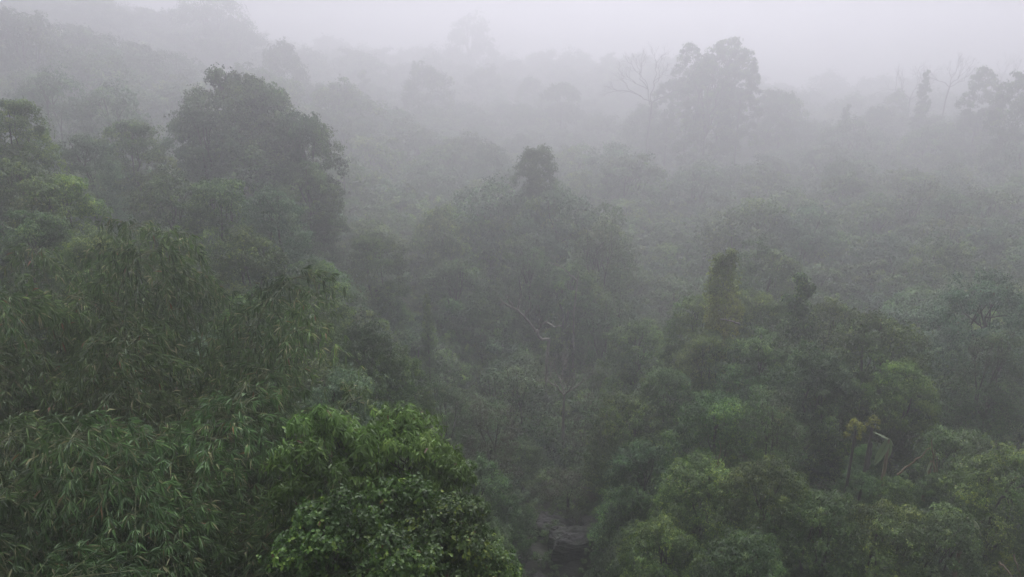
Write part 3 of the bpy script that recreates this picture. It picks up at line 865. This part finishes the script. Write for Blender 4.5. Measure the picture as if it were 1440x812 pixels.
traced('dry_stem', [[(1405, 790), (1414, 800), (1424, 812)], [(1426, 780), (1432, 800), (1436, 812)]], 31, 'dry leaning stalks in the bottom right corner', 0.04, 'drystem', 'stem', 'stalk', False)
traced('bare_twigs', [[(1002, 668), (1010, 650), (1014, 632), (1012, 620)], [(1006, 660), (1016, 648), (1024, 636)], [(1004, 664), (998, 650), (996, 640)]], 42, 'thin pale bare twigs in the dark gap low on the right bank', 0.025, 'drystem', 'shrub', 'twig', False)
traced('bare_branch', [[(1040, 456), (1030, 452), (1020, 450), (1012, 449)]], 60, 'short pale dead branch at the foot of the yellowish creeper column', 0.06, 'pale', 'branch', 'twig', False)

# ------------------------------------------------------------------ rock ledges in the gully
def rock(px, py, d, sx, sy, sz, seed, label, rz=0.0):
    """layered block: stacked strata, each stepping in or out, edges broken by noise"""
    import bmesh
    from mathutils import noise
    bm = bmesh.new()
    bmesh.ops.create_cube(bm, size=2)
    bmesh.ops.subdivide_edges(bm, edges=bm.edges[:], cuts=17, use_grid_fill=True)
    off = Vector((seed * 7.13, seed * 3.31, seed * 1.7))
    for v in bm.verts:
        c = v.co.copy()
        r = max(abs(c.x), abs(c.y))
        ang = math.atan2(c.y, c.x)
        rad = 1 + 0.38 * noise.noise(Vector((math.cos(ang) * 1.1, math.sin(ang) * 1.1, seed * 2.0))) + 0.13 * noise.noise(Vector((math.cos(ang) * 4, math.sin(ang) * 4, c.z * 0.7 + seed)))
        k = 0.82 + 0.18 * (1.0 / max(1.0, math.hypot(c.x, c.y))) * max(r, 0.01)
        layer = math.floor((c.z + 1) * 2.6 + 0.5 * noise.noise(Vector((c.x, c.y, seed))))
        st = 0.10 * math.sin(layer * 12.9 + seed) - 0.07 * max(0, c.z) * (layer % 3)
        f = rad * k + (st if r > 0.6 else 0)
        z = c.z + 0.22 * noise.noise(Vector((c.x * 1.2, c.y * 1.2, 3.0)) + off) + 0.16 * noise.noise(Vector((c.x * 4, c.y * 4, c.z * 4)) + off)
        if c.z > 0: z -= 0.28 * r ** 3 * c.z
        v.co = Vector((c.x * f * sx, c.y * f * sy, z * sz))
    me = bpy.data.meshes.new("rock"); bm.to_mesh(me); bm.free()
    me.materials.append(M['rock'])
    d = far(d)
    p = at(px, py, d)
    gz = ground_z(p[0], p[1])
    g = random.Random(seed)
    o = obj('rock', me, None, (p[0], p[1], min(p[2], gz + sz * 0.35)), (R(g.uniform(-10, 10)), R(g.uniform(-10, 10)), rz))
    tag(o, label, 'rock', 'rocks in the gully')
    return o
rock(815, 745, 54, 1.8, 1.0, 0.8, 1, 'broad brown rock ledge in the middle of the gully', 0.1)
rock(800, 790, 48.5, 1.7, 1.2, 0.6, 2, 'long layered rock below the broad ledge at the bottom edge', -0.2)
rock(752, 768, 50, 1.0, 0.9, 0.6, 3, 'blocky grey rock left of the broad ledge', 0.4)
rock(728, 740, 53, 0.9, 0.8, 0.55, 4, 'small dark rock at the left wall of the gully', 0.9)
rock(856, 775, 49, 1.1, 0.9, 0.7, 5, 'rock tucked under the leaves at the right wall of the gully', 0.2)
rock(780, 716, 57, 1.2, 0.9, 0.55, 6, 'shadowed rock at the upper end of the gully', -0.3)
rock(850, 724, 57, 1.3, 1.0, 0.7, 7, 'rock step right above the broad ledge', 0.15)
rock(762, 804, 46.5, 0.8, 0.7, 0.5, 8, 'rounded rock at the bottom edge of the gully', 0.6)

# ------------------------------------------------------------------ more trees filling the forest between the named ones
named = [p for p in PLACED if p[6]]
used = set()
def fill_label(px, py, kind, wpx, depth):
    look = {'dark': 'dark green', 'mid': 'green', 'grey': 'grey green', 'olive': 'olive', 'bright': 'light green', 'open': 'ragged'}[kind]
    size = 'small' if wpx < 62 else ('broad' if wpx > 95 else 'rounded')
    haze = 'misty ' if depth > 120 else ''
    c = sorted(named, key=lambda q: math.hypot(q[3] - px, (q[4] + q[5] * .3) - py))
    for q in c[:5]:
        dx, dy = px - q[3], py - (q[4] + q[5] * .3)
        if abs(dx) > abs(dy) * 1.8: rel = 'right of' if dx > 0 else 'left of'
        elif abs(dy) > abs(dx) * 1.8: rel = 'below' if dy > 0 else 'above'
        else: rel = ('lower' if dy > 0 else 'upper') + (' right of' if dx > 0 else ' left of')
        s = f"{haze}{size} {look} tree {rel} the {q[6]}"
        if s not in used:
            used.add(s); return s
    for q in c[:6]:
        for q2 in c[:6]:
            if q is q2: continue
            s = f"{haze}{size} {look} tree between the {q[6]} and the {q2[6]}"
            if s not in used:
                used.add(s); return s
    return None
g2 = np.random.default_rng(77)
cand = []
yy = 20.0
while yy < 240:
    step = 3.7 + 0.054 * yy
    xw = 0.80 * yy + 6
    x = -xw + g2.uniform(0, step)
    while x < xw:
        cand.append((x + g2.normal() * step * 0.18, yy + g2.normal() * step * 0.18, step))
        x += step * 1.15
    yy += step
nfill = 0
for (x, y, step) in cand:
    gz, hc = field(x, y); gz, hc = float(gz[0]), float(hc[0])
    if hc < 7.5: continue
    pxg, pyg, _ = project(np.array([x, y, gz]))
    if 690 < pxg < 890 and y < 50: continue
    if y < 50 and 700 < pxg < 960 and pyg > 600: continue
    rad = step * g2.uniform(0.55, 0.78)
    if any(math.hypot(x - q[0], y - q[1]) < (q[2] + rad) * 0.62 for q in PLACED): continue
    top = np.array([x, y, gz + hc * g2.uniform(0.80, 1.0)])
    px, py, dep = project(top)
    if px < -60 or px > 1500 or py > 860: continue
    if y < 27 and px < 700: continue
    wpx = 2000 * rad / dep
    if y < 52 and 690 < px < 900 and py > 600: continue
    if y > 120: kind = ['dark', 'grey', 'mid', 'dark'][int(g2.integers(4))]
    elif px > 600 and px < 900 and y < 80: kind = ['dark', 'olive', 'mid'][int(g2.integers(3))]
    else: kind = ['dark', 'mid', 'grey', 'mid', 'olive', 'bright', 'dark'][int(g2.integers(7))]
    if kind == 'bright' and (g2.uniform() < 0.4 or y < 45): kind = 'mid'
    lab = fill_label(px, py + wpx * 0.3, kind, wpx, dep)
    if lab is None: continue
    T_(kind, px, py, unfar(y), wpx, lab, group='trees of the misty forest')
    nfill += 1
print("fill trees", nfill, "placed", len(PLACED))

FAR_PTS, FAR_S = [], []
yy = 240.0
while yy < 560:
    step = 4 + 0.045 * yy
    x = -0.85 * yy
    while x < 0.85 * yy:
        qx, qy = x + g2.normal() * step * .2, yy + g2.normal() * step * .2
        if not any(math.hypot(qx - q[0], qy - q[1]) < (q[2] + step * .6) * 0.55 for q in PLACED):
            gz, hc = field(qx, qy)
            sc0 = step * g2.uniform(0.5, 0.72) / 4.0
            FAR_PTS.append((qx, qy, float(gz[0]) + max(0.0, float(hc[0]) * g2.uniform(0.75, 1.05) - 8.2 * sc0))); FAR_S.append(sc0)
        x += step * 1.05
    yy += step * 0.9

# ------------------------------------------------------------------ undergrowth: uncountable shrubs and creepers below the crowns
bush_src = []
for i, (mt, ln) in enumerate([('dark', 0.16), ('mid', 0.16), ('grey', 0.14), ('olive', 0.13)]):
    v = make_crown(400 + i, "undergrowth_clump", M[mt], 1.5, 1.5, 5, 8, 12, 6, ln, ln * 0.55, limbs=0)
    bush_src.append(v['crown'])
def stuff_points(name, pts, scl, mesh, label_mat):
    me = bpy.data.meshes.new(name)
    me.vertices.add(len(pts)); me.vertices.foreach_set("co", np.asarray(pts, np.float32).ravel())
    a = me.attributes.new("size", 'FLOAT', 'POINT'); a.data.foreach_set("value", np.asarray(scl, np.float32))
    a = me.attributes.new("turn", 'FLOAT', 'POINT'); a.data.foreach_set("value", (np.random.default_rng(len(pts)).uniform(0, 6.28, len(pts))).astype(np.float32))
    me.materials.append(label_mat)
    o = obj(name, me)
    src = bpy.data.objects.new(name + "_source", mesh)    # not linked to the scene: only lends its mesh to the scatter
    ng = bpy.data.node_groups.new(name, 'GeometryNodeTree')
    ng.interface.new_socket("Geometry", in_out='INPUT', socket_type='NodeSocketGeometry')
    ng.interface.new_socket("Geometry", in_out='OUTPUT', socket_type='NodeSocketGeometry')
    n, l = ng.nodes, ng.links
    gi = n.new("NodeGroupInput"); go = n.new("NodeGroupOutput")
    m2p = n.new("GeometryNodeMeshToPoints")
    iop = n.new("GeometryNodeInstanceOnPoints")
    oi = n.new("GeometryNodeObjectInfo"); oi.inputs[0].default_value = src
    na = n.new("GeometryNodeInputNamedAttribute"); na.data_type = 'FLOAT'; na.inputs[0].default_value = "size"
    nb = n.new("GeometryNodeInputNamedAttribute"); nb.data_type = 'FLOAT'; nb.inputs[0].default_value = "turn"
    cx = n.new("ShaderNodeCombineXYZ")
    l.new(gi.outputs[0], m2p.inputs[0]); l.new(m2p.outputs[0], iop.inputs['Points'])
    l.new(oi.outputs['Geometry'], iop.inputs['Instance'])
    l.new(na.outputs['Attribute'], iop.inputs['Scale'])
    l.new(nb.outputs['Attribute'], cx.inputs[2]); l.new(cx.outputs[0], iop.inputs['Rotation'])
    l.new(iop.outputs[0], go.inputs[0])
    md = o.modifiers.new("scatter", 'NODES'); md.node_group = ng
    tag(o, kind='stuff')
    return o
FAR_PTS = np.array(FAR_PTS); FAR_S = np.array(FAR_S)
for i in range(3):
    stuff_points('distant_forest', FAR_PTS[i::3], FAR_S[i::3], K['dark' if i else 'grey']['variants'][i % 2]['crown'], M['dark'])
g3 = np.random.default_rng(99)
N_ = 14000
yv = 12 + (g3.uniform(0, 1, N_) ** 0.8) * 330
xv = g3.uniform(-0.82, 0.82, N_) * (yv + 6)
z0, hc0 = field(xv, yv)
keep = (hc0 > 2.2) | (g3.uniform(size=len(xv)) < 0.5)
pp = [project(np.array([a_, b_, c_])) for a_, b_, c_ in zip(xv, yv, z0 + 2)]
keep &= ~np.array([(640 < q[0] < 900) and q[1] > 690 and b_ < 36 for q, b_ in zip(pp, yv)])
xv, yv, z0, hc0 = xv[keep], yv[keep], z0[keep], hc0[keep]
size = (0.62 + 0.009 * yv) * g3.uniform(0.6, 1.5, len(xv)) * np.clip(hc0 / 6, 0.3, 1)
lift = g3.uniform(0.0, 1.0, len(xv)) ** 0.8 * np.clip(hc0 - 3, 0, 12) * np.where(yv < 150, 0.98, 0.75)
which = g3.integers(0, 4, len(xv))
names_ = ['undergrowth', 'undergrowth', 'undergrowth', 'undergrowth']
for i in range(4):
    s_ = which == i
    stuff_points('undergrowth', np.stack([xv[s_], yv[s_], z0[s_] - 0.3 + lift[s_]], 1), size[s_], bush_src[i], M['dark'])

# small ferns and seedlings between the rocks
g4 = np.random.default_rng(41)
gx = g4.uniform(-3, 9, 260); gy = g4.uniform(31, 50, 260)
gzz = field(gx, gy)[0]
stuff_points('rock_ferns', np.stack([gx, gy, gzz - 0.1], 1), g4.uniform(0.18, 0.55, 260), bush_src[3], M['dark'])

# ------------------------------------------------------------------ haze
hb = bpy.data.meshes.new("haze")
x0, x1, y0, y1, zb0, zt = -905, 905, -125, 1405, GMIN - 1.0, 86.0
hv = [(x0, y0, zb0), (x1, y0, zb0), (x1, y1, zb0), (x0, y1, zb0), (x0, y0, zt), (x1, y0, zt), (x1, y1, zt), (x0, y1, zt)]
hb.from_pydata(hv, [], [(0, 3, 2, 1), (4, 5, 6, 7), (0, 1, 5, 4), (1, 2, 6, 5), (2, 3, 7, 6), (3, 0, 4, 7)])
hm, n, l = new_mat("haze")
pv = n.new("ShaderNodeVolumePrincipled")
pv.inputs['Color'].default_value = (0.96, 0.96, 0.97, 1)
pv.inputs['Density'].default_value = HAZE_DENSITY
pv.inputs['Anisotropy'].default_value = HAZE_G
mo = n.new("ShaderNodeOutputMaterial"); l.new(pv.outputs[0], mo.inputs['Volume'])
hb.materials.append(hm)
hz = obj("haze", hb); tag(hz, kind='stuff')
